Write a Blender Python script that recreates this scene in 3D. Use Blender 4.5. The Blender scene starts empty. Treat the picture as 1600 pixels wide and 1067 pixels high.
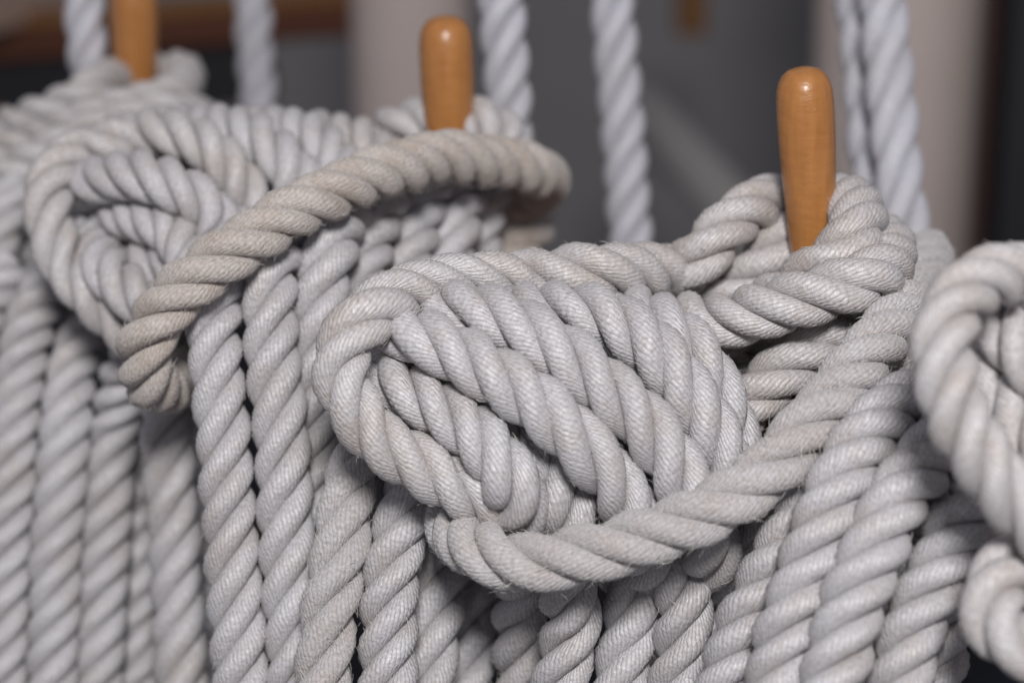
import bpy, math, random
import numpy as np
from mathutils import Vector, Matrix

random.seed(7); rng = np.random.default_rng(7)
scene = bpy.context.scene
COL = scene.collection

# ------------------------------------------------------------------ camera
PITCH = math.radians(18.0)
CAM_LOC = Vector((0.0, 0.0, 1.30))
LENS = 85.0
FPX = LENS / 36.0 * 1600.0
cam = bpy.data.cameras.new('camera'); cam_ob = bpy.data.objects.new('camera', cam); COL.objects.link(cam_ob)
cam_ob.location = CAM_LOC; cam_ob.rotation_euler = (math.pi/2 - PITCH, 0, 0)
cam.lens = LENS; cam.sensor_width = 36.0; cam.sensor_fit = 'HORIZONTAL'
cam.clip_start = 0.05; cam.clip_end = 60
cam.dof.use_dof = True; cam.dof.focus_distance = 0.93; cam.dof.aperture_fstop = 4.3
cam.dof.aperture_blades = 7
scene.camera = cam_ob

# ------------------------------------------------------------------ light
world = bpy.data.worlds.new('World'); scene.world = world; world.use_nodes = True
bg = world.node_tree.nodes['Background']
bg.inputs['Color'].default_value = (0.88, 0.88, 1.0, 1); bg.inputs['Strength'].default_value = 0.23
def area(name, loc, target, size, power, col):
    l = bpy.data.lights.new(name, 'AREA'); l.shape = 'DISK'; l.size = size; l.energy = power; l.color = col
    o = bpy.data.objects.new(name, l); COL.objects.link(o); o.location = loc
    o.rotation_euler = (Vector(target) - Vector(loc)).to_track_quat('-Z', 'Y').to_euler()
area('key_lamp', (0.06, -0.62, 2.10), (0.03, 0.92, 1.0), 0.36, 37.5, (1.0, 0.985, 0.975))
scene.view_settings.view_transform = 'Standard'; scene.view_settings.look = 'None'
scene.view_settings.exposure = -0.08; scene.view_settings.gamma = 1.0
scene.render.engine = 'CYCLES'

# ------------------------------------------------------------------ helpers
CP, SP = math.cos(PITCH), math.sin(PITCH)
def c2w(a):
    """camera-space metres (right, up, depth) -> world"""
    a = np.asarray(a, float)
    x, y, d = a[..., 0], a[..., 1], a[..., 2]
    return np.stack([CAM_LOC.x + x, CAM_LOC.y + d*CP + y*SP, CAM_LOC.z - d*SP + y*CP], -1)
def P(u, v, d):
    return Vector(c2w(((u-800)/FPX*d, (533.5-v)/FPX*d, d)))
def mesh_obj(name, verts, faces, mat, parent=None, smooth=True, uvs=None):
    me = bpy.data.meshes.new(name)
    me.from_pydata([tuple(map(float, v)) for v in verts], [], faces)
    if smooth: me.polygons.foreach_set('use_smooth', [True]*len(me.polygons))
    if uvs is not None:
        lay = me.uv_layers.new(name='UVMap'); lay.data.foreach_set('uv', np.asarray(uvs, np.float32).ravel())
    me.materials.append(mat); me.update()
    o = bpy.data.objects.new(name, me); COL.objects.link(o)
    if parent: o.parent = parent
    return o
def tag(o, label, cat, group=None, kind=None):
    if label: o['label'] = label
    if cat: o['category'] = cat
    if group: o['group'] = group
    if kind: o['kind'] = kind
    return o
def empty(name, loc=(0, 0, 0)):
    o = bpy.data.objects.new(name, None); COL.objects.link(o); o.location = loc; o.empty_display_size = 0.02
    return o

# ------------------------------------------------------------------ materials
class NT:
    def __init__(s, name):
        s.m = bpy.data.materials.new(name); s.m.use_nodes = True
        s.t = s.m.node_tree; s.b = s.t.nodes['Principled BSDF']
    def n(s, typ, **kw):
        nd = s.t.nodes.new(typ)
        for k, v in kw.items(): setattr(nd, k, v)
        return nd
    def put(s, sock, val):
        if hasattr(val, 'is_output') or isinstance(val, bpy.types.NodeSocket): s.t.links.new(val, sock)
        else: sock.default_value = val
    def math(s, op, a, b=0.0, c=0.0):
        nd = s.n('ShaderNodeMath', operation=op)
        for i, x in enumerate((a, b, c)): s.put(nd.inputs[i], x)
        return nd.outputs[0]
    def noise(s, vec, scale, detail=3, rough=.55, dims='3D'):
        nd = s.n('ShaderNodeTexNoise', noise_dimensions=dims)
        s.put(nd.inputs['Vector'], vec); nd.inputs['Scale'].default_value = scale
        nd.inputs['Detail'].default_value = detail; nd.inputs['Roughness'].default_value = rough
        return nd.outputs['Fac']
    def ramp(s, fac, stops):
        nd = s.n('ShaderNodeValToRGB'); s.put(nd.inputs[0], fac); e = nd.color_ramp.elements
        while len(e) < len(stops): e.new(0.5)
        for el, (p, c) in zip(e, stops): el.position = p; el.color = (*c, 1)
        return nd.outputs[0]
    def mix(s, fac, a, b, mode='MIX'):
        nd = s.n('ShaderNodeMix', data_type='RGBA', blend_type=mode)
        s.put(nd.inputs[0], fac); s.put(nd.inputs[6], a); s.put(nd.inputs[7], b)
        return nd.outputs[2]
    def bump(s, h, strength, dist, normal=None):
        nd = s.n('ShaderNodeBump'); s.put(nd.inputs['Height'], h)
        nd.inputs['Strength'].default_value = strength; nd.inputs['Distance'].default_value = dist
        if normal is not None: s.put(nd.inputs['Normal'], normal)
        return nd.outputs[0]

NY = 38.0          # yarns counted round a strand
def rope_mat(name, base, stain, stain_amt, rough=.40, spec=.7, worn=0.0):
    k = NT(name)
    uv = k.n('ShaderNodeUVMap').outputs[0]
    sx = k.n('ShaderNodeSeparateXYZ'); k.put(sx.inputs[0], uv)
    geo = k.n('ShaderNodeTexCoord').outputs['Object']
    wob = k.noise(geo, 75, 2)
    U = k.math('ADD', k.math('MULTIPLY', sx.outputs[0], NY), k.math('MULTIPLY', wob, 1.9))
    ridge = k.math('ABSOLUTE', k.math('SINE', k.math('MULTIPLY', U, math.pi)))
    ridge = k.math('POWER', ridge, 0.7)
    cv = k.n('ShaderNodeCombineXYZ'); k.put(cv.inputs[0], U)
    k.put(cv.inputs[1], k.math('MULTIPLY', sx.outputs[1], 560.0))
    fil = k.noise(cv.outputs[0], 1.3, 3, .6)            # filaments and kinks along each yarn
    cell = k.noise(cv.outputs[0], 0.55, 1, .5)
    big = k.noise(geo, 22, 4, .6)
    fine = k.noise(geo, 420, 3, .6)
    dirt = k.noise(geo, 55, 5, .65)
    blot = k.n('ShaderNodeMapRange'); k.put(blot.inputs[0], dirt)
    blot.inputs[1].default_value = 0.47; blot.inputs[2].default_value = 0.72
    grime = k.n('ShaderNodeMapRange'); k.put(grime.inputs[0], big)
    grime.inputs[1].default_value = 0.38; grime.inputs[2].default_value = 0.68
    c = k.mix(grime.outputs[0], (*base, 1), (base[0]*.84, base[1]*.81, base[2]*.78, 1))
    c = k.mix(k.math('MULTIPLY', blot.outputs[0], stain_amt), c, (*stain, 1))
    # darker tone between the yarns, following the ridge pattern
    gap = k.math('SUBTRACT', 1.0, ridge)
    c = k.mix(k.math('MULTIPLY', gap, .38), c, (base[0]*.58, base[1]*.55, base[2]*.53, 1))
    c = k.mix(k.math('MULTIPLY', cell, .25), c, (base[0]*.84, base[1]*.83, base[2]*.84, 1))
    spk = k.n('ShaderNodeMapRange'); k.put(spk.inputs[0], fil)
    spk.inputs[1].default_value = 0.36; spk.inputs[2].default_value = 0.64
    c = k.mix(spk.outputs[0], k.mix(1.0, c, (1.16, 1.16, 1.17, 1), 'MULTIPLY'), k.mix(1.0, c, (.84, .82, .80, 1), 'MULTIPLY'))
    pits = k.n('ShaderNodeMapRange'); k.put(pits.inputs[0], fil)
    pits.inputs[1].default_value = 0.62; pits.inputs[2].default_value = 0.74
    c = k.mix(k.math('MULTIPLY', pits.outputs[0], .30 + .2*worn), c, (base[0]*.52, base[1]*.47, base[2]*.43, 1))
    k.put(k.b.inputs['Base Color'], c)
    k.put(k.b.inputs['Roughness'], k.math('ADD', rough - .12, k.math('MULTIPLY', fil, .25)))
    k.b.inputs['Specular IOR Level'].default_value = spec
    k.b.inputs['Sheen Weight'].default_value = 0.12 + .2*worn
    k.b.inputs['Sheen Roughness'].default_value = .5
    h = k.math('ADD', k.math('MULTIPLY', ridge, 0.7), k.math('MULTIPLY', fil, 1.5 + .7*worn))
    nrm = k.bump(h, 0.85, 0.00042)
    nrm = k.bump(fine, 0.35 + .4*worn, 0.0006, nrm)
    k.put(k.b.inputs['Normal'], nrm)
    return k.m
TAN = (0.36, 0.27, 0.17)
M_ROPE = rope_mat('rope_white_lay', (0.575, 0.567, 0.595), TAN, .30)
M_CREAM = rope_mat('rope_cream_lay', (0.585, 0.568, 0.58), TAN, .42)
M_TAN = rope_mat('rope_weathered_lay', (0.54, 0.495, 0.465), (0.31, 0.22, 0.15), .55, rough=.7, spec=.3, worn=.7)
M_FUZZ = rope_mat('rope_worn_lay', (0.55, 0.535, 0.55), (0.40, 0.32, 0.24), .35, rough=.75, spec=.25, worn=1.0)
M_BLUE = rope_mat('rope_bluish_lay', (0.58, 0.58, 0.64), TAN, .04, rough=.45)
k = NT('rope_core'); k.b.inputs['Base Color'].default_value = (0.30, 0.28, 0.27, 1); k.b.inputs['Roughness'].default_value = .9; M_CORE = k.m
k = NT('loose_fibre'); k.b.inputs['Base Color'].default_value = (0.70, 0.67, 0.63, 1); k.b.inputs['Roughness'].default_value = .5; M_FIB = k.m

def pin_mat():
    k = NT('varnished_pin')
    geo = k.n('ShaderNodeTexCoord').outputs['Object']
    mp = k.n('ShaderNodeMapping'); k.put(mp.inputs[0], geo); mp.inputs['Scale'].default_value = (1, 1, .14)
    grain = k.noise(mp.outputs[0], 260, 4, .6)
    c = k.ramp(grain, [(0.3, (0.36, 0.150, 0.042)), (0.7, (0.46, 0.205, 0.062))])
    blot = k.noise(geo, 60, 3)
    c = k.mix(k.math('MULTIPLY', blot, .35), c, (0.30, 0.105, 0.030, 1))
    sp = k.noise(geo, 330, 2)
    chip = k.n('ShaderNodeMapRange'); k.put(chip.inputs[0], sp); chip.inputs[1].default_value = .70; chip.inputs[2].default_value = .74
    c = k.mix(k.math('MULTIPLY', chip.outputs[0], .5), c, (0.55, 0.38, 0.25, 1))
    mp3 = k.n('ShaderNodeMapping'); k.put(mp3.inputs[0], geo); mp3.inputs['Scale'].default_value = (.35, .35, 1.5)
    scr = k.n('ShaderNodeMapRange'); k.put(scr.inputs[0], k.noise(mp3.outputs[0], 260, 4, .7)); scr.inputs[1].default_value = .63; scr.inputs[2].default_value = .70
    c = k.mix(k.math('MULTIPLY', scr.outputs[0], .35), c, (0.20, 0.07, 0.022, 1))
    k.put(k.b.inputs['Base Color'], c)
    k.b.inputs['Roughness'].default_value = .36
    k.b.inputs['Coat Weight'].default_value = .22; k.b.inputs['Coat Roughness'].default_value = .15
    mp2 = k.n('ShaderNodeMapping'); k.put(mp2.inputs[0], geo); mp2.inputs['Scale'].default_value = (.6, .6, 1.6)
    n1 = k.bump(k.noise(mp2.outputs[0], 150, 4), .55, .0010)
    k.put(k.b.inputs['Normal'], n1); k.put(k.b.inputs['Coat Normal'], n1)
    return k.m
M_PIN = pin_mat()
def plain(name, c1, c2, scale, rough=.6, bump=.2, stretch=(1, 1, 1)):
    k = NT(name); geo = k.n('ShaderNodeTexCoord').outputs['Object']
    mp = k.n('ShaderNodeMapping'); k.put(mp.inputs[0], geo); mp.inputs['Scale'].default_value = stretch
    f = k.noise(mp.outputs[0], scale, 5, .6)
    k.put(k.b.inputs['Base Color'], k.ramp(f, [(0.3, c1), (0.7, c2)]))
    k.b.inputs['Roughness'].default_value = rough
    k.put(k.b.inputs['Normal'], k.bump(f, bump, .002))
    return k.m
M_RAIL = plain('mahogany_rail', (0.10, 0.035, 0.02), (0.20, 0.075, 0.045), 30, .4, .2, (.2, 1, 1))
M_NAVY = plain('navy_paint', (0.006, 0.008, 0.016), (0.012, 0.015, 0.026), 12, .5)
M_GREY = plain('grey_paint', (0.20, 0.193, 0.198), (0.26, 0.25, 0.255), 3, .7)
M_BOOM = plain('grey_spar', (0.30, 0.285, 0.28), (0.36, 0.34, 0.335), 8, .6)
M_BEIGE = plain('beige_paint', (0.54, 0.455, 0.42), (0.62, 0.525, 0.49), 5, .5)
M_MAHOG = plain('mahogany_panel', (0.045, 0.012, 0.006), (0.10, 0.03, 0.012), 8, .4, .2, (.3, 1, 1))
M_ORANGE = plain('oiled_teak', (0.13, 0.055, 0.016), (0.19, 0.085, 0.025), 14, .4, .2, (.3, 1, 1))
M_DECKTOP = plain('pinkish_deck_paint', (0.33, 0.23, 0.19), (0.40, 0.29, 0.24), 6, .6)
M_MAHOG2 = plain('dark_mahogany', (0.02, 0.006, 0.004), (0.04, 0.012, 0.007), 8, .5)
M_BLACK = plain('black_paint_and_shadow', (0.004, 0.004, 0.007), (0.008, 0.008, 0.012), 6, .6)  # deckhouse side paint, also the painted shadow below the hatch coaming

# ------------------------------------------------------------------ rope paths
# one entry per visible turn: owner, part name, material, radius, points (u, v, depth).  u,v are only a way of
# writing down where the turn lies when measured from the lens; depth is its real distance, so every turn has its place.
R0 = 0.0119
ROPES = []
def rope(owner, name, pts, mat=None, r=R0, pitch=None, fuzz=0.25, phase=None):
    ROPES.append(dict(owner=owner, name=name, pts=np.array(pts, float), mat=mat or M_ROPE, r=r, pitch=pitch or (2.25 if owner == 'centre' and name == 'hanging_turn' else {'centre': 2.25, 'right': 1.9, 'middle': 2.05}.get(owner, 2.2)),
                      fuzz=fuzz, phase=phase if phase is not None else random.random()*6.28))
# --- centre coil (pin beside the focus)
C = 'centre'
rope(C, 'outer_turn', [(1115,440,1.02),(1047,424,.99),(952,424,.965),(847,432,.955),(742,440,.945),(653,453,.928),(583,487,.908),(542,532,.898),(530,585,.897),(554,640,.90),(593,689,.905),(644,721,.912),(700,752,.910),(752,780,.914),(800,812,.945),(845,850,.985)], M_CREAM, fuzz=.9)
rope(C, 'coil_turn', [(600,600,.965),(578,560,.95),(592,532,.94),(640,523,.915),(700,543,.90),(752,575,.896),(805,605,.893),(856,646,.893),(906,693,.893),(950,739,.896),(983,792,.904),(1005,850,.93),(1010,930,.975),(1008,1100,1.01)], M_ROPE, fuzz=.5)
rope(C, 'coil_turn', [(640,500,.955),(700,484,.925),(774,492,.908),(838,525,.90),(892,561,.897),(943,603,.895),(991,646,.895),(1033,697,.897),(1067,752,.90),(1096,802,.908),(1112,862,.94),(1115,950,.99),(1110,1100,1.01)], M_ROPE, fuzz=.4)
rope(C, 'coil_turn', [(740,490,.965),(805,486,.945),(868,484,.928),(930,488,.918),(973,508,.912),(1012,539,.908),(1048,578,.905),(1082,626,.905),(1112,678,.905),(1136,732,.91),(1150,795,.94),(1152,870,.98)], M_ROPE, fuzz=.4)
rope(C, 'coil_turn', [(960,480,.975),(1020,498,.955),(1066,530,.94),(1098,572,.932),(1122,620,.928),(1142,675,.928),(1152,740,.935),(1150,800,.955)], M_ROPE, fuzz=.4)
rope(C, 'coil_turn', [(570,568,.96),(600,586,.935),(644,608,.913),(694,638,.902),(742,676,.899),(784,728,.903),(811,792,.925),(822,880,.955),(812,960,.985),(816,1100,1.0)], M_ROPE, fuzz=.9)
rope(C, 'coil_turn', [(690,580,.96),(748,606,.932),(798,642,.917),(844,690,.912),(876,750,.914),(890,825,.935),(885,905,.955),(895,960,.955),(882,1020,.955),(868,1100,.955)], M_ROPE, fuzz=.5)
rope(C, 'coil_turn', [(850,640,.96),(880,690,.945),(905,760,.945),(925,830,.95),(975,890,.955),(990,950,.955),(980,1010,.955),(962,1100,.955)], M_ROPE, fuzz=.4)
rope(C, 'coil_turn', [(960,680,.96),(1000,760,.95),(1040,840,.95),(1068,900,.95),(1068,970,.95),(1062,1040,.95),(1056,1110,.95)], M_ROPE, fuzz=.4)
rope(C, 'coil_turn', [(720,540,.975),(800,528,.955),(880,540,.948),(950,575,.944),(1010,635,.944),(1045,710,.95),(1060,800,.97)])
rope(C, 'hitch_bight', [(770,720,1.01),(724,750,.985),(706,795,.955),(722,838,.925),(766,868,.902),(826,878,.89),(900,868,.885),(979,850,.882),(1057,822,.88),(1131,786,.882),(1187,748,.885),(1234,702,.888),(1283,645,.893),(1338,580,.902),(1390,516,.925),(1424,466,.965),(1442,428,1.01),(1450,395,1.06)], M_FUZZ, fuzz=2.2)
rope(C, 'hanging_turn', [(640,650,.97),(585,690,.957),(555,738,.95),(540,800,.95),(527,880,.95),(512,970,.95),(500,1100,.95)], M_FUZZ, fuzz=2.0)
rope(C, 'hanging_turn', [(720,700,.975),(665,735,.96),(636,790,.952),(617,870,.952),(608,960,.952),(603,1100,.952)], M_ROPE, fuzz=.5)
rope(C, 'hanging_turn', [(735,740,.985),(708,800,.982),(692,870,.98),(680,960,.98),(668,1100,.98)])
rope(C, 'hanging_turn', [(775,800,1.02),(752,880,1.015),(740,960,1.012),(728,1100,1.01)])
rope(C, 'hanging_turn', [(1180,760,.965),(1165,830,.968),(1146,900,.97),(1130,970,.972),(1115,1100,.975)])
rope(C, 'pin_turn', [(1000,480,1.02),(1040,446,1.0),(1085,408,.985),(1133,358,.978),(1178,325,.988),(1220,312,1.008),(1262,314,1.018),(1305,314,1.004),(1340,330,.972),(1332,372,.948),(1285,420,.938),(1225,462,.945),(1150,505,.965),(1080,540,.98)], M_CREAM)
rope(C, 'pin_turn', [(1040,500,.975),(1075,502,.96),(1144,497,.94),(1220,478,.928),(1290,458,.925),(1345,442,.93),(1380,415,.95),(1385,380,.985),(1340,370,1.02)], M_CREAM)
rope(C, 'pin_turn', [(1130,690,.97),(1160,640,.955),(1198,602,.945),(1247,562,.942),(1300,530,.945),(1350,505,.955),(1385,470,.97)], M_CREAM)
rope(C, 'pin_turn', [(1080,560,.99),(1130,570,.98),(1190,555,.975),(1250,520,.975),(1310,500,.98)], M_CREAM)
rope(C, 'pin_turn', [(1060,470,1.01),(1120,462,1.0),(1180,425,.99),(1225,380,.985),(1240,350,1.0)], M_CREAM)
# --- coil in front of the right pin, nearer than the focus
F = 'right'
rope(F, 'hitch_bight', [(1700,520,.87),(1650,455,.85),(1595,428,.835),(1538,436,.82),(1492,476,.81),(1474,540,.80),(1487,620,.795),(1522,695,.795),(1570,765,.80),(1630,830,.81),(1700,870,.83)], M_CREAM, r=.0115)
rope(F, 'coil_turn', [(1500,500,.865),(1545,498,.838),(1592,535,.825),(1640,595,.82),(1700,660,.83)], M_CREAM)
rope(F, 'coil_turn', [(1510,560,.86),(1542,590,.838),(1582,640,.825),(1630,705,.822),(1690,770,.83)], M_CREAM)
rope(F, 'hanging_turn', [(1440,600,.92),(1372,650,.905),(1322,704,.90),(1282,766,.90),(1243,830,.90),(1205,905,.90),(1168,980,.90),(1125,1100,.90)], r=.0125, pitch=1.75)
rope(F, 'hanging_turn', [(1500,580,.90),(1430,620,.885),(1370,668,.875),(1322,735,.87),(1292,810,.868),(1266,885,.868),(1240,955,.868),(1205,1100,.868)], r=.0125, pitch=1.75)
rope(F, 'hanging_turn', [(1570,610,.90),(1510,655,.88),(1462,706,.87),(1415,762,.865),(1382,822,.86),(1354,885,.86),(1332,945,.86),(1312,1010,.86),(1290,1100,.86)], r=.0125, pitch=1.75)
rope(F, 'hanging_turn', [(1650,700,.885),(1590,738,.875),(1536,785,.87),(1494,840,.868),(1462,897,.868),(1436,955,.868),(1418,1015,.868),(1400,1100,.868)], r=.0125, pitch=1.75)
rope(F, 'hanging_turn', [(1550,830,.91),(1505,890,.90),(1478,960,.895),(1464,1030,.892),(1455,1100,.892)], r=.0125, pitch=1.75)
rope(F, 'hanging_turn', [(1640,620,.94),(1575,690,.925),(1515,770,.92),(1450,860,.92),(1400,950,.92),(1360,1100,.92)], r=.0125, pitch=1.75)
rope(F, 'hanging_turn', [(1560,600,.935),(1480,660,.925),(1410,730,.92),(1350,820,.92),(1300,930,.92),(1250,1100,.92)], r=.0125, pitch=1.75)
rope(F, 'loose_bight', [(1700,850,.85),(1625,866,.83),(1574,893,.815),(1550,938,.805),(1562,984,.80),(1606,1012,.80),(1690,1020,.81)], M_CREAM, r=.0118)
# --- coil on the middle pin
L = 'middle'
rope(L, 'hitch_bight', [(640,420,1.18),(700,385,1.18),(760,348,1.175),(815,312,1.165),(850,290,1.14),(842,270,1.11),(780,254,1.08),(700,248,1.05),(620,262,1.02),(540,292,.995),(455,335,.975),(375,385,.962),(305,435,.957),(252,488,.96),(226,545,.968),(231,590,.985),(262,605,1.02),(300,580,1.06)], M_TAN, fuzz=1.3)
rope(L, 'hanging_turn', [(380,360,1.03),(345,440,1.0),(333,520,.985),(343,610,.98),(353,740,.98),(362,860,.98),(369,960,.98),(376,1100,.98)], M_ROPE, fuzz=.4)
rope(L, 'hanging_turn', [(470,330,1.03),(425,420,1.0),(424,520,.985),(434,620,.98),(442,740,.98),(449,860,.98),(455,960,.98),(462,1100,.98)], M_ROPE, fuzz=.4)
rope(L, 'hanging_turn', [(560,290,1.05),(525,360,1.02),(505,440,1.0),(497,540,.995),(492,640,.995),(485,760,1.0),(485,900,1.01),(480,1100,1.02)], M_ROPE)
rope(L, 'hanging_turn', [(620,270,1.07),(590,340,1.04),(570,420,1.02),(558,500,1.015),(550,640,1.02),(545,900,1.04)])
rope(L, 'hanging_turn', [(680,265,1.085),(655,330,1.06),(640,400,1.045),(630,480,1.04),(620,620,1.05)])
rope(L, 'hanging_turn', [(740,265,1.11),(718,330,1.08),(708,400,1.07),(700,480,1.06),(690,600,1.07)])
rope(L, 'coil_turn', [(420,300,1.09),(330,270,1.10),(235,225,1.10),(160,226,1.085),(104,252,1.075),(76,297,1.07),(77,345,1.068),(93,398,1.065),(126,445,1.06),(166,484,1.055),(205,520,1.05),(250,560,1.06)], M_CREAM, r=.0114)
rope(L, 'coil_turn', [(130,240,1.13),(190,215,1.105),(255,208,1.085),(318,226,1.07),(364,268,1.055),(392,320,1.04),(405,390,1.03),(400,460,1.04)], M_CREAM, r=.0114)
rope(L, 'coil_turn', [(110,330,1.10),(130,296,1.08),(170,277,1.065),(225,276,1.05),(277,291,1.04),(320,323,1.03),(350,380,1.02),(355,440,1.03)], M_ROPE, r=.0114)
rope(L, 'coil_turn', [(160,360,1.09),(190,340,1.07),(235,343,1.055),(275,368,1.04),(300,410,1.03),(310,470,1.03)], M_ROPE, r=.0114)
rope(L, 'coil_turn', [(150,320,1.10),(142,365,1.08),(160,412,1.06),(196,450,1.045),(238,478,1.03),(290,500,1.03)], M_ROPE, r=.0114)
rope(L, 'coil_turn', [(180,390,1.10),(225,400,1.08),(262,425,1.07),(290,460,1.06)], M_ROPE, r=.0114)
rope(L, 'coil_turn', [(260,205,1.15),(320,200,1.12),(382,208,1.09),(430,236,1.07),(462,280,1.055),(470,340,1.04)], M_ROPE)
rope(L, 'coil_turn', [(350,210,1.16),(410,204,1.13),(470,212,1.10),(520,242,1.08),(545,290,1.06)], M_ROPE)
rope(L, 'coil_turn', [(430,215,1.17),(500,210,1.14),(560,222,1.11),(600,255,1.09),(615,300,1.08)], M_CREAM)
rope(L, 'coil_turn', [(680,470,1.16),(735,440,1.15),(785,405,1.15),(822,370,1.155),(838,335,1.165),(820,305,1.18)], M_TAN)
rope(L, 'coil_turn', [(160,440,1.12),(195,420,1.085),(235,412,1.07),(280,430,1.06),(310,470,1.06)], M_ROPE)
rope(L, 'hanging_turn', [(770,290,1.13),(750,350,1.12),(742,420,1.12),(738,500,1.12)])
rope(L, 'pin_turn', [(560,230,1.15),(605,207,1.13),(645,192,1.115),(690,196,1.125),(740,190,1.12),(780,205,1.105),(800,235,1.11)], M_CREAM)
rope(L, 'hanging_turn', [(95,420,1.14),(50,500,1.12),(30,600,1.115),(18,740,1.11),(10,860,1.11),(3,1100,1.11)], r=.0124, pitch=1.8)
rope(L, 'hanging_turn', [(165,470,1.13),(122,550,1.115),(106,640,1.11),(96,740,1.105),(88,860,1.105),(80,1100,1.105)], r=.0124, pitch=1.8)
rope(L, 'hanging_turn', [(235,520,1.13),(196,590,1.125),(178,680,1.12),(166,800,1.115),(159,920,1.115),(152,1100,1.115)], r=.0124, pitch=1.8)
rope(L, 'hanging_turn', [(270,540,1.15),(235,620,1.15),(222,760,1.145),(215,880,1.145),(207,1100,1.145)], r=.0124, pitch=1.8)
rope(L, 'hanging_turn', [(270,500,1.10),(260,600,1.085),(264,720,1.08),(272,840,1.08),(279,960,1.08),(286,1100,1.08)], r=.0122)
rope(L, 'hanging_turn', [(20,420,1.15),(-30,500,1.13),(-50,640,1.12),(-62,800,1.12),(-70,1100,1.12)], r=.0124, pitch=1.8)
rope(L, 'hanging_turn', [(310,560,1.15),(310,760,1.15),(318,960,1.15),(325,1100,1.15)])
# --- coil on the far pin
N = 'far'
rope(N, 'pin_turn', [(-80,225,1.30),(0,203,1.27),(70,178,1.24),(125,155,1.235),(160,128,1.27),(205,118,1.345),(255,110,1.345),(290,118,1.30),(268,150,1.25),(205,165,1.225),(140,186,1.22),(60,215,1.225),(-20,245,1.24)], M_CREAM, r=.0112)
rope(N, 'coil_turn', [(330,200,1.28),(290,178,1.24),(230,180,1.22),(170,196,1.205),(110,222,1.20),(50,252,1.20),(-10,280,1.20),(-80,300,1.22)], M_CREAM, r=.0112)
rope(N, 'coil_turn', [(140,230,1.25),(85,250,1.22),(35,290,1.20),(5,345,1.19),(-15,420,1.18),(-30,500,1.18)], M_ROPE, r=.0112)
rope(N, 'coil_turn', [(90,290,1.27),(60,320,1.24),(45,375,1.23),(20,430,1.22),(-30,470,1.22)], M_ROPE, r=.0112)
rope(N, 'hanging_turn', [(-40,300,1.24),(-50,420,1.22),(-55,600,1.21)], M_ROPE, r=.0112)
# --- standing parts rising out of the picture
rope('fall_a', '', [(1366,-140,1.20),(1379,-20,1.20),(1388,100,1.19),(1397,200,1.18),(1408,300,1.17),(1419,400,1.16),(1432,520,1.16)], M_BLUE, r=.0128, pitch=3.0)
rope('fall_f', '', [(1334,-140,1.235),(1344,-20,1.235),(1351,100,1.225),(1360,200,1.215),(1372,300,1.205),(1385,400,1.195),(1398,520,1.195)], M_BLUE, r=.0128, pitch=3.0)
rope('fall_b', '', [(945,-140,1.26),(956,0,1.26),(964,100,1.26),(972,200,1.26),(980,300,1.26),(988,400,1.26),(996,520,1.26)], M_BLUE, r=.0121, pitch=2.7)
rope('fall_c', '', [(775,-140,1.21),(784,0,1.21),(790,100,1.21),(795,200,1.21),(802,330,1.22)], M_BLUE, r=.0120, pitch=2.5)
rope('fall_d', '', [(388,-140,1.55),(394,0,1.55),(400,100,1.55),(405,200,1.55),(410,330,1.55)], M_BLUE, r=.0118, pitch=2.6)
rope('fall_e', '', [(122,-140,1.30),(130,0,1.30),(138,100,1.31),(148,200,1.34)], M_BLUE, r=.0112, pitch=2.5)

# ------------------------------------------------------------------ spline + contact relaxation (depth only)
def catmull(p, n=14):
    q = np.vstack([2*p[0]-p[1], p, 2*p[-1]-p[-2]]); out = []
    t = np.linspace(0, 1, n, endpoint=False)[:, None]
    for i in range(1, len(q)-2):
        a, b, c, d = q[i-1], q[i], q[i+1], q[i+2]
        out.append(.5*((2*b)+(-a+c)*t+(2*a-5*b+4*c-d)*t**2+(-a+3*b-3*c+d)*t**3))
    out.append(p[-1:]); return np.vstack(out)
def cam3(uvd):
    return np.stack([(uvd[:, 0]-800)/FPX*uvd[:, 2], (533.5-uvd[:, 1])/FPX*uvd[:, 2], uvd[:, 2]], 1)
def resample(p, step, key):
    L_ = np.r_[0, np.cumsum(np.linalg.norm(np.diff(key, axis=0), axis=1))]
    n = max(4, int(round(L_[-1]/step)))
    t = np.linspace(0, L_[-1], n+1)
    return np.stack([np.interp(t, L_, p[:, i]) for i in range(p.shape[1])], 1), t
for r_ in ROPES:
    q = catmull(r_['pts']); r_['s'], _ = resample(q, .006, cam3(q))
ids = np.concatenate([np.full(len(r_['s']), i) for i, r_ in enumerate(ROPES)])
loc = np.concatenate([np.arange(len(r_['s'])) for r_ in ROPES])
rad = np.concatenate([np.full(len(r_['s']), r_['r']) for r_ in ROPES])
UVD = np.vstack([r_['s'] for r_ in ROPES]); D0 = UVD[:, 2].copy()
near = (ids[:, None] != ids[None, :]) | (np.abs(loc[:, None]-loc[None, :]) > 9)
MIN = (rad[:, None]+rad[None, :])*0.93
MIN[~near] = 0
starts = np.r_[0, np.cumsum([len(r_['s']) for r_ in ROPES])]
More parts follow.
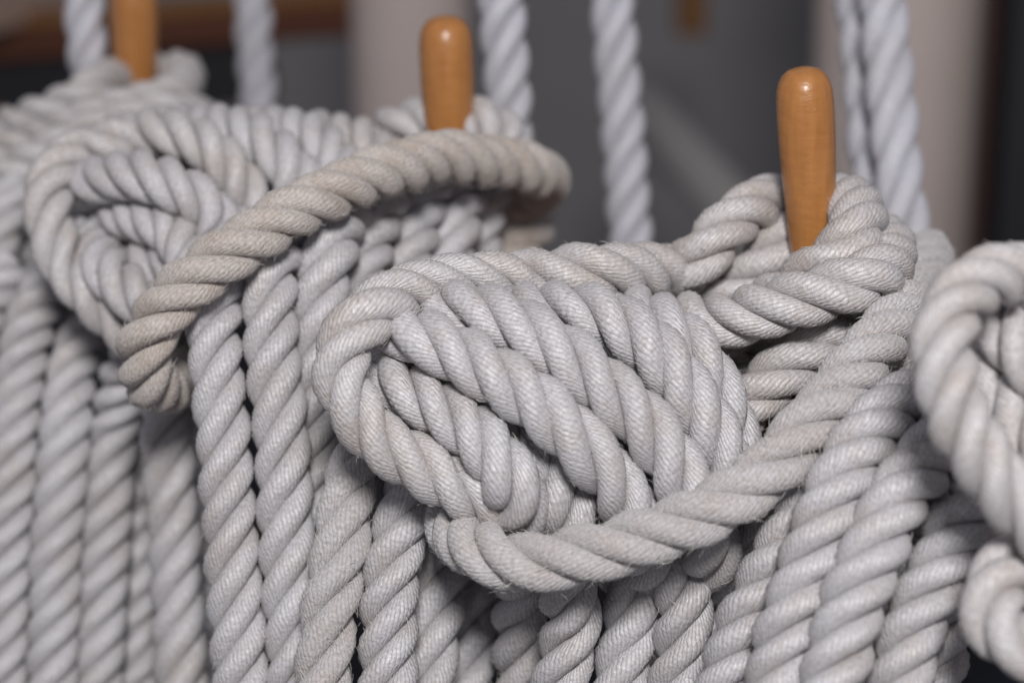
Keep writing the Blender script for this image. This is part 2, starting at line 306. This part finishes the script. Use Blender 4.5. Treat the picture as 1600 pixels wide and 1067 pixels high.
for it in range(70):
    c = cam3(UVD)
    dx = c[:, None, 0]-c[None, :, 0]; dy = c[:, None, 1]-c[None, :, 1]; dz = c[:, None, 2]-c[None, :, 2]
    h = MIN**2 - dx*dx - dy*dy
    need = np.sqrt(np.maximum(h, 0)) - np.abs(dz)
    need[(h <= 0)] = 0; need = np.maximum(need, 0)
    sg = np.where(dz == 0, np.where(ids[:, None] > ids[None, :], 1, -1), np.sign(dz))
    push = need*sg*.5
    up = push.max(1); dn = push.min(1)
    mv = (up+dn)*.45
    UVD[:, 2] += mv + (D0-UVD[:, 2])*.01
    for a, b in zip(starts[:-1], starts[1:]):
        d = UVD[a:b, 2]
        for _ in range(2): d[1:-1] = d[1:-1]*.5 + (d[:-2]+d[2:])*.25
        UVD[a:b, 2] = d
for i, r_ in enumerate(ROPES): r_['s'] = UVD[starts[i]:starts[i+1]]

# ------------------------------------------------------------------ rope builder
NR = 18
def smooth_noise(n, step, amp):
    m = max(2, int(n/step)+3); x = rng.normal(0, 1, m); t = np.linspace(0, m-1.001, n)
    i = t.astype(int); f = t-i; f = f*f*(3-2*f)
    return amp*(x[i]*(1-f)+x[np.minimum(i+1, m-1)]*f)
def build_rope(r_, root):
    """core mesh (the part) with three laid strands and loose fibres as its sub-parts"""
    R = r_['r']
    q = catmull(r_['s'][::1], 6); w = c2w(cam3(q))
    step = .00125 if r_['owner'] in ('centre', 'middle', 'right') else .0018
    w, t = resample(w, step, w)
    for _ in range(12): w[1:-1] = w[1:-1]*.5 + (w[:-2]+w[2:])*.25
    n = len(w)
    T = np.gradient(w, axis=0); T /= np.linalg.norm(T, axis=1)[:, None]
    Nn = np.zeros_like(T); a = np.cross(T[0], (0.3, 1, .2)); Nn[0] = a/np.linalg.norm(a)
    for i in range(1, n):
        v = Nn[i-1] - T[i]*np.dot(Nn[i-1], T[i]); Nn[i] = v/np.linalg.norm(v)
    B = np.cross(T, Nn)
    pitch = r_['pitch']*2*R
    dth = (2*math.pi/pitch)*(1+smooth_noise(n, 40, .085))
    th = r_['phase'] + np.r_[0, np.cumsum(dth[1:]*np.diff(t))]
    top = not r_['name']
    org = w[0] if top else np.zeros(3)
    # core
    ca = np.linspace(0, 2*math.pi, 8, endpoint=False); sub = slice(0, n, 3)
    idx = np.r_[np.arange(0, n-1, 3), n-1]
    ring = w[idx][:, None] + .52*R*(np.cos(ca)[None, :, None]*Nn[idx][:, None]+np.sin(ca)[None, :, None]*B[idx][:, None])
    m = len(idx); V = (ring.reshape(-1, 3)-org)
    Fc = [[i*8+j, i*8+(j+1) % 8, (i+1)*8+(j+1) % 8, (i+1)*8+j] for i in range(m-1) for j in range(8)]
    Fc += [list(range(7, -1, -1)), [(m-1)*8+j for j in range(8)]]
    if top:
        core = root; par = mesh_obj('core', V, Fc, M_CORE, root)
        root.location = org
    else:
        core = mesh_obj(r_['name'], V, Fc, M_CORE, root)
    ph = np.linspace(-math.pi, math.pi, NR+1)
    kyarn = 1.05/pitch
    fib_v, fib_f = [], []
    for sidx in range(3):
        amp = 1+smooth_noise(n, 26, .05); wid = 1+smooth_noise(n, 30, .045); rise = smooth_noise(n, 34, .028)
        base = th + sidx*2*math.pi/3 + smooth_noise(n, 30, .05)
        cp, sp = np.cos(ph), np.sin(ph)
        cpp = np.sign(cp)*np.abs(cp)**1.45
        rho = R*(.51+rise[:, None] + .50*amp[:, None]*cpp[None, :])
        ang = base[:, None] + 1.10*wid[:, None]*sp[None, :]
        x, y = rho*np.cos(ang), rho*np.sin(ang)
        pts = w[:, None] + x[..., None]*Nn[:, None] + y[..., None]*B[:, None] - org
        ring = pts[:, :NR]
        V = ring.reshape(-1, 3)
        i_, j_ = np.meshgrid(np.arange(n-1), np.arange(NR), indexing='ij')
        A = i_*NR+j_; Bq = i_*NR+(j_+1) % NR; Cq = (i_+1)*NR+(j_+1) % NR; Dq = (i_+1)*NR+j_
        Fq = np.stack([A, Bq, Cq, Dq], -1).reshape(-1, 4)
        uu = ph/(2*math.pi)
        def uvof(i, j): return np.stack([uu[j] + kyarn*t[i], t[i]], -1)
        UV = np.stack([uvof(i_, j_), uvof(i_, j_+1), uvof(i_+1, j_+1), uvof(i_+1, j_)], -2).reshape(-1, 2)
        me = bpy.data.meshes.new('strand')
        faces = Fq.tolist() + [list(range(NR-1, -1, -1)), [(n-1)*NR+j for j in range(NR)]]
        me.from_pydata(V.tolist(), [], faces)
        me.polygons.foreach_set('use_smooth', [True]*len(me.polygons))
        lay = me.uv_layers.new(name='UVMap')
        full = np.zeros((len(me.loops), 2), np.float32); full[:len(UV)] = UV
        lay.data.foreach_set('uv', full.ravel()); me.materials.append(r_['mat']); me.update()
        o = bpy.data.objects.new('strand', me); COL.objects.link(o); o.parent = core
        # loose fibres on the outer face of this strand
        cnt = int(r_['fuzz']*t[-1]*1600)
        for _ in range(cnt):
            i = rng.integers(2, n-2); j = NR//2 + rng.integers(-4, 5)
            p = pts[i, j]
            tang = pts[i+1, j]-pts[i-1, j]; tang /= np.linalg.norm(tang)
            nrm = p + org - w[i]; nrm /= np.linalg.norm(nrm)
            yd = T[i]*rng.choice((-1, 1)) + tang*rng.normal(0, .3)
            ln = rng.uniform(.0015, .0045)*(1.0 if r_['fuzz'] < 1.5 else 1.25)
            lift = rng.uniform(.05, .75); side = np.cross(nrm, yd); cur = rng.normal(0, .9)
            rr = rng.uniform(.00008, .00015)
            prev = p - nrm*.0002; d = yd + nrm*lift; d /= np.linalg.norm(d)
            b0 = len(fib_v); sg = 4
            for s_ in range(sg+1):
                rad_ = rr*(1-.6*s_/sg)
                e1 = np.cross(d, nrm); e1 /= (np.linalg.norm(e1)+1e-9); e2 = np.cross(d, e1)
                for q3 in range(3):
                    an = q3*2.0944; fib_v.append(prev + rad_*(math.cos(an)*e1+math.sin(an)*e2))
                d = d + side*cur*.35 + nrm*rng.normal(-.12, .2); d /= np.linalg.norm(d)
                prev = prev + d*ln/sg
            for s_ in range(sg):
                for q3 in range(3):
                    a0 = b0+s_*3; fib_f.append([a0+q3, a0+(q3+1) % 3, a0+3+(q3+1) % 3, a0+3+q3])
    if fib_v:
        o = mesh_obj('loose_fibres', fib_v, fib_f, M_FIB, core, True); o['kind'] = 'stuff'

# ------------------------------------------------------------------ background, as far as the picture shows it
def quad_box(name, a, b, width, height, mat, up=Vector((0, 0, 1)), parent=None, bevel=.004):
    """a bevelled board from a to b"""
    a, b = Vector(a), Vector(b); ax = (b-a).normalized(); side = ax.cross(up).normalized(); u2 = side.cross(ax)
    org = (a+b)/2; Lh = (b-a).length/2; w, h, e = width/2, height/2, bevel
    prof = [(-w+e, -h), (w-e, -h), (w, -h+e), (w, h-e), (w-e, h), (-w+e, h), (-w, h-e), (-w, -h+e)]
    V = []
    for s_ in (-1, 1):
        for (x, y) in prof: V.append(ax*Lh*s_ + side*x + u2*y)
    Fq = [[i, (i+1) % 8, 8+(i+1) % 8, 8+i] for i in range(8)] + [list(range(7, -1, -1)), list(range(8, 16))]
    o = mesh_obj(name, V, Fq, mat, parent, False); o.location = org
    return o
def column(name, base, top, rad, mat, parent=None, prof=None, seg=40):
    base, top = Vector(base), Vector(top); ax = (top-base); Ln = ax.length; ax.normalize()
    e1 = ax.orthogonal().normalized(); e2 = ax.cross(e1)
    prof = prof or [(0, 1.0), (1, 1.0)]
    V = []
    for (f, r) in prof:
        for i in range(seg):
            a = 2*math.pi*i/seg; V.append(ax*Ln*f + (e1*math.cos(a)+e2*math.sin(a))*rad*r)
    m = len(prof)
    Fq = [[k_*seg+i, k_*seg+(i+1) % seg, (k_+1)*seg+(i+1) % seg, (k_+1)*seg+i] for k_ in range(m-1) for i in range(seg)]
    Fq += [list(range(seg-1, -1, -1)), [(m-1)*seg+i for i in range(seg)]]
    o = mesh_obj(name, V, Fq, mat, parent); o.location = base
    return o
# grey bulkhead far behind
bw = quad_box('background_wall', P(-1500, 300, 3.6), P(3100, 300, 3.6), .08, 4.0, M_GREY); bw['kind'] = 'structure'
zf = -0.10
deck = mesh_obj('deck', [(-3, -1, zf), (3, -1, zf), (3, 4.2, zf), (-3, 4.2, zf)], [[0, 1, 2, 3]], M_GREY, None, False); deck['kind'] = 'structure'
# painted posts
def post(u, v, d, wpx, label, mat):
    c = P(u, v, d); rad_ = wpx/FPX*d/2
    root = empty('mast_post', (c.x, c.y, zf)); tag(root, label, 'post')
    column('post_shaft', (0, 0, 0.02), (0, 0, 2.3), rad_, mat, root, [(0, 1), (.5, 1), (1, .97)])
    column('post_base', (0, 0, 0.0), (0, 0, .06), rad_*1.18, M_BOOM, root, [(0, 1), (.7, 1), (1, .9)])
post(643, 120, 2.2, 185, 'pale beige painted post standing behind the middle belaying pin', M_BEIGE)
post(1398, 200, 2.0, 262, 'broad pinkish beige post behind the thick rising rope', M_BEIGE)
b = column('boom_spar', P(985, 140, 2.5), P(1260, 470, 2.3), .028, M_BOOM, None, [(0, .9), (.5, 1), (1, .95)])
tag(b, 'slanting grey spar blurred behind the belaying pins', 'spar')
# dark deckhouse at the right with a mahogany corner post
dh = empty('deckhouse', P(1760, 300, 1.95)); tag(dh, 'near black deckhouse side with reddish mahogany corner post', 'deckhouse')
def local(par, p): return Vector(p) - par.location
def vboard(name, u, v, d, wpx, depth_, mat, par, z0, z1):
    c = P(u, v, d); w = wpx/FPX*d
    return quad_box(name, local(par, (c.x, c.y, z0)), local(par, (c.x, c.y, z1)), w, depth_, mat, Vector((0, 1, 0)), par)
vboard('side_panel', 1790, 300, 1.95, 490, .06, M_BLACK, dh, zf, 2.0)
vboard('corner_post', 1533, 300, 1.93, 14, .04, M_MAHOG2, dh, zf, 2.02)
# skylight hatch at the upper left
hs = empty('skylight_hatch', P(200, 60, 2.3)); tag(hs, 'varnished skylight hatch with teak trim and pinkish lid', 'hatch')
def hb(name, a, b_, wd, ht, mat): return quad_box(name, local(hs, a), local(hs, b_), wd, ht, mat, Vector((0, 0, 1)), hs)
hb('lid', P(-260, -8, 2.45), P(135, -22, 2.35), .40, .03, M_DECKTOP)
hb('trim', P(-260, 55, 2.30), P(570, -8, 2.20), .03, .016, M_ORANGE)
hb('coaming', P(-260, 85, 2.31), P(560, 22, 2.21), .03, .036, M_MAHOG)
hb('shadow_board', P(-260, 160, 2.34), P(420, 108, 2.26), .03, .062, M_BLACK)  # black board standing in for the shadow below the coaming
tb = vboard('teak_block', 1080, 10, 2.6, 46, .05, M_ORANGE, hs, P(1080, 52, 2.6).z, P(1080, -60, 2.6).z)
tb.name = 'teak_block'; mw = tb.matrix_world.copy()
tb.location = tb.location + hs.location; tb.parent = None
tag(tb, 'small brown teak block hanging blurred before the grey bulkhead', 'block')

# ------------------------------------------------------------------ pin rail, bulwark, pins
PINS = [(1255, 105, .972, 1272, 430, .998, .0117), (695, 25, 1.10, 706, 300, 1.126, .0124), (208, -40, 1.285, 214, 190, 1.312, .0124)]
def pin_world(p): return P(p[0], p[1], p[2]), P(p[3], p[4], p[5])
bases = [pin_world(p)[1] for p in PINS]
zr = min(b_.z for b_ in bases) - .045
line = []
x0 = bases[0] + (bases[0]-bases[1])*1.6; x1 = bases[2] + (bases[2]-bases[1])*1.0
ctrl = np.array([[x0.x, x0.y], [bases[0].x, bases[0].y], [bases[1].x, bases[1].y], [bases[2].x, bases[2].y], [x1.x, x1.y]])
cv = catmull(ctrl, 10)
V = []; W, H = .034, .016
for i, (x, y) in enumerate(cv):
    tg = cv[min(i+1, len(cv)-1)]-cv[max(i-1, 0)]; tg = tg/np.linalg.norm(tg); nn = np.array([-tg[1], tg[0]])
    for (a, h) in [(-W, -H), (W, -H), (W+.003, -H+.005), (W+.003, H-.005), (W, H), (-W, H), (-W-.003, H-.005), (-W-.003, -H+.005)]:
        V.append((x+nn[0]*a, y+nn[1]*a, zr+h))
m = len(cv)
Fq = [[i*8+j, i*8+(j+1) % 8, (i+1)*8+(j+1) % 8, (i+1)*8+j] for i in range(m-1) for j in range(8)] + [list(range(7, -1, -1)), [(m-1)*8+j for j in range(8)]]
rail = mesh_obj('pin_rail', V, Fq, M_RAIL, None, False)
tag(rail, 'mahogany pin rail running under the rope coils', 'rail')
V = []
for i, (x, y) in enumerate(cv):
    for (yy, z) in ((.085, zr-H-.002), (.085, zf), (.105, zf), (.105, zr-H-.002)): V.append((x+.02, y+yy, z))
Fq = [[i*4+j, i*4+(j+1) % 4, (i+1)*4+(j+1) % 4, (i+1)*4+j] for i in range(m-1) for j in range(4)] + [[3, 2, 1, 0], [(m-1)*4+j for j in range(4)]]
bul = mesh_obj('bulwark', V, Fq, M_NAVY, None, False); tag(bul, 'dark navy painted bulwark below the pin rail', 'bulwark')
plabels = ['varnished orange wooden belaying pin rising sharply from the cream figure-eight rope turns',
           'varnished wooden belaying pin behind the tan weathered rope bight',
           'blurred wooden belaying pin with its tip cut off by the picture edge']
plabels[2] = 'blurred wooden belaying pin beside the skylight hatch'
for p, lab in zip(PINS, plabels):
    tp, bs = pin_world(p); ax = (bs-tp).normalized(); Rp = p[6]
    prof = [(0, 0.0), (.0004, .30), (.0014, .55), (.0032, .74), (.0060, .88), (.0095, .96), (.0140, .995), (.021, 1.0), (.032, .985), (.045, .94), (.060, .87), (.078, .79), (.094, .72), (.11, .70)]
    Ln = (bs-tp).length + .06
    prof += [(.118, 1.02), (.124, 1.10), (.130, 1.02), (.134, .62), (Ln+.12, .52), (Ln+.128, .3)]
    root = empty('belaying_pin', bs); tag(root, lab, 'belaying pin', 'varnished belaying pins in the rail')
    e1 = ax.orthogonal().normalized(); e2 = ax.cross(e1); seg = 48
    def lathe(name, pr):
        V = []
        for (h, r) in pr:
            for i in range(seg):
                a = 2*math.pi*i/seg; V.append(tp - bs + ax*h + (e1*math.cos(a)+e2*math.sin(a))*Rp*max(r, .002))
        m = len(pr)
        Fq = [[k_*seg+(i+1) % seg, k_*seg+i, (k_+1)*seg+i, (k_+1)*seg+(i+1) % seg] for k_ in range(m-1) for i in range(seg)]
        Fq += [list(range(seg)), [(m-1)*seg+seg-1-i for i in range(seg)]]
        return mesh_obj(name, V, Fq, M_PIN, root)
    lathe('handle', prof[:14]); lathe('shank', [(.1101, .70)] + prof[14:])

# ------------------------------------------------------------------ ropes
LAB = {
 'centre': ('rope_coil', 'sharp white three-strand rope coil hitched by a fuzzy bight below the nearest pin', 'rope coil'),
 'right': ('rope_coil', 'blurred foreground rope coil with slanting turns overlapping the fuzzy bight', 'rope coil'),
 'middle': ('rope_coil', 'rope coil tied by a weathered tan rope bight across its top', 'rope coil'),
 'far': ('rope_coil', 'heavily blurred rope turns wrapped round the pin beside the skylight hatch', 'rope coil'),
 'fall_a': ('standing_rope', 'bluish white rope rising in front of another rope by the broad post', 'rope'),
 'fall_f': ('standing_rope', 'shaded white rope rising half hidden behind another rope by the broad post', 'rope'),
 'fall_b': ('standing_rope', 'bluish white rope rising alone before the dark grey bulkhead', 'rope'),
 'fall_c': ('standing_rope', 'white rope rising beside the middle belaying pin', 'rope'),
 'fall_d': ('standing_rope', 'blurred cream rope rising in front of the hatch end', 'rope'),
 'fall_e': ('standing_rope', 'blurred white rope rising beside the pin next to the skylight hatch', 'rope'),
}
LAB['centre'] = ('rope_coil', 'sharp white three-strand rope coil hitched by a fuzzy worn bight', 'rope coil')
roots = {}
for r_ in ROPES:
    k_ = r_['owner']
    if k_ not in roots:
        nm, lb, ct = LAB[k_]; roots[k_] = tag(empty(nm), lb, ct, 'rope coils hung on the belaying pins' if nm == 'rope_coil' else 'standing ropes rising from the rail')
    build_rope(r_, roots[k_])
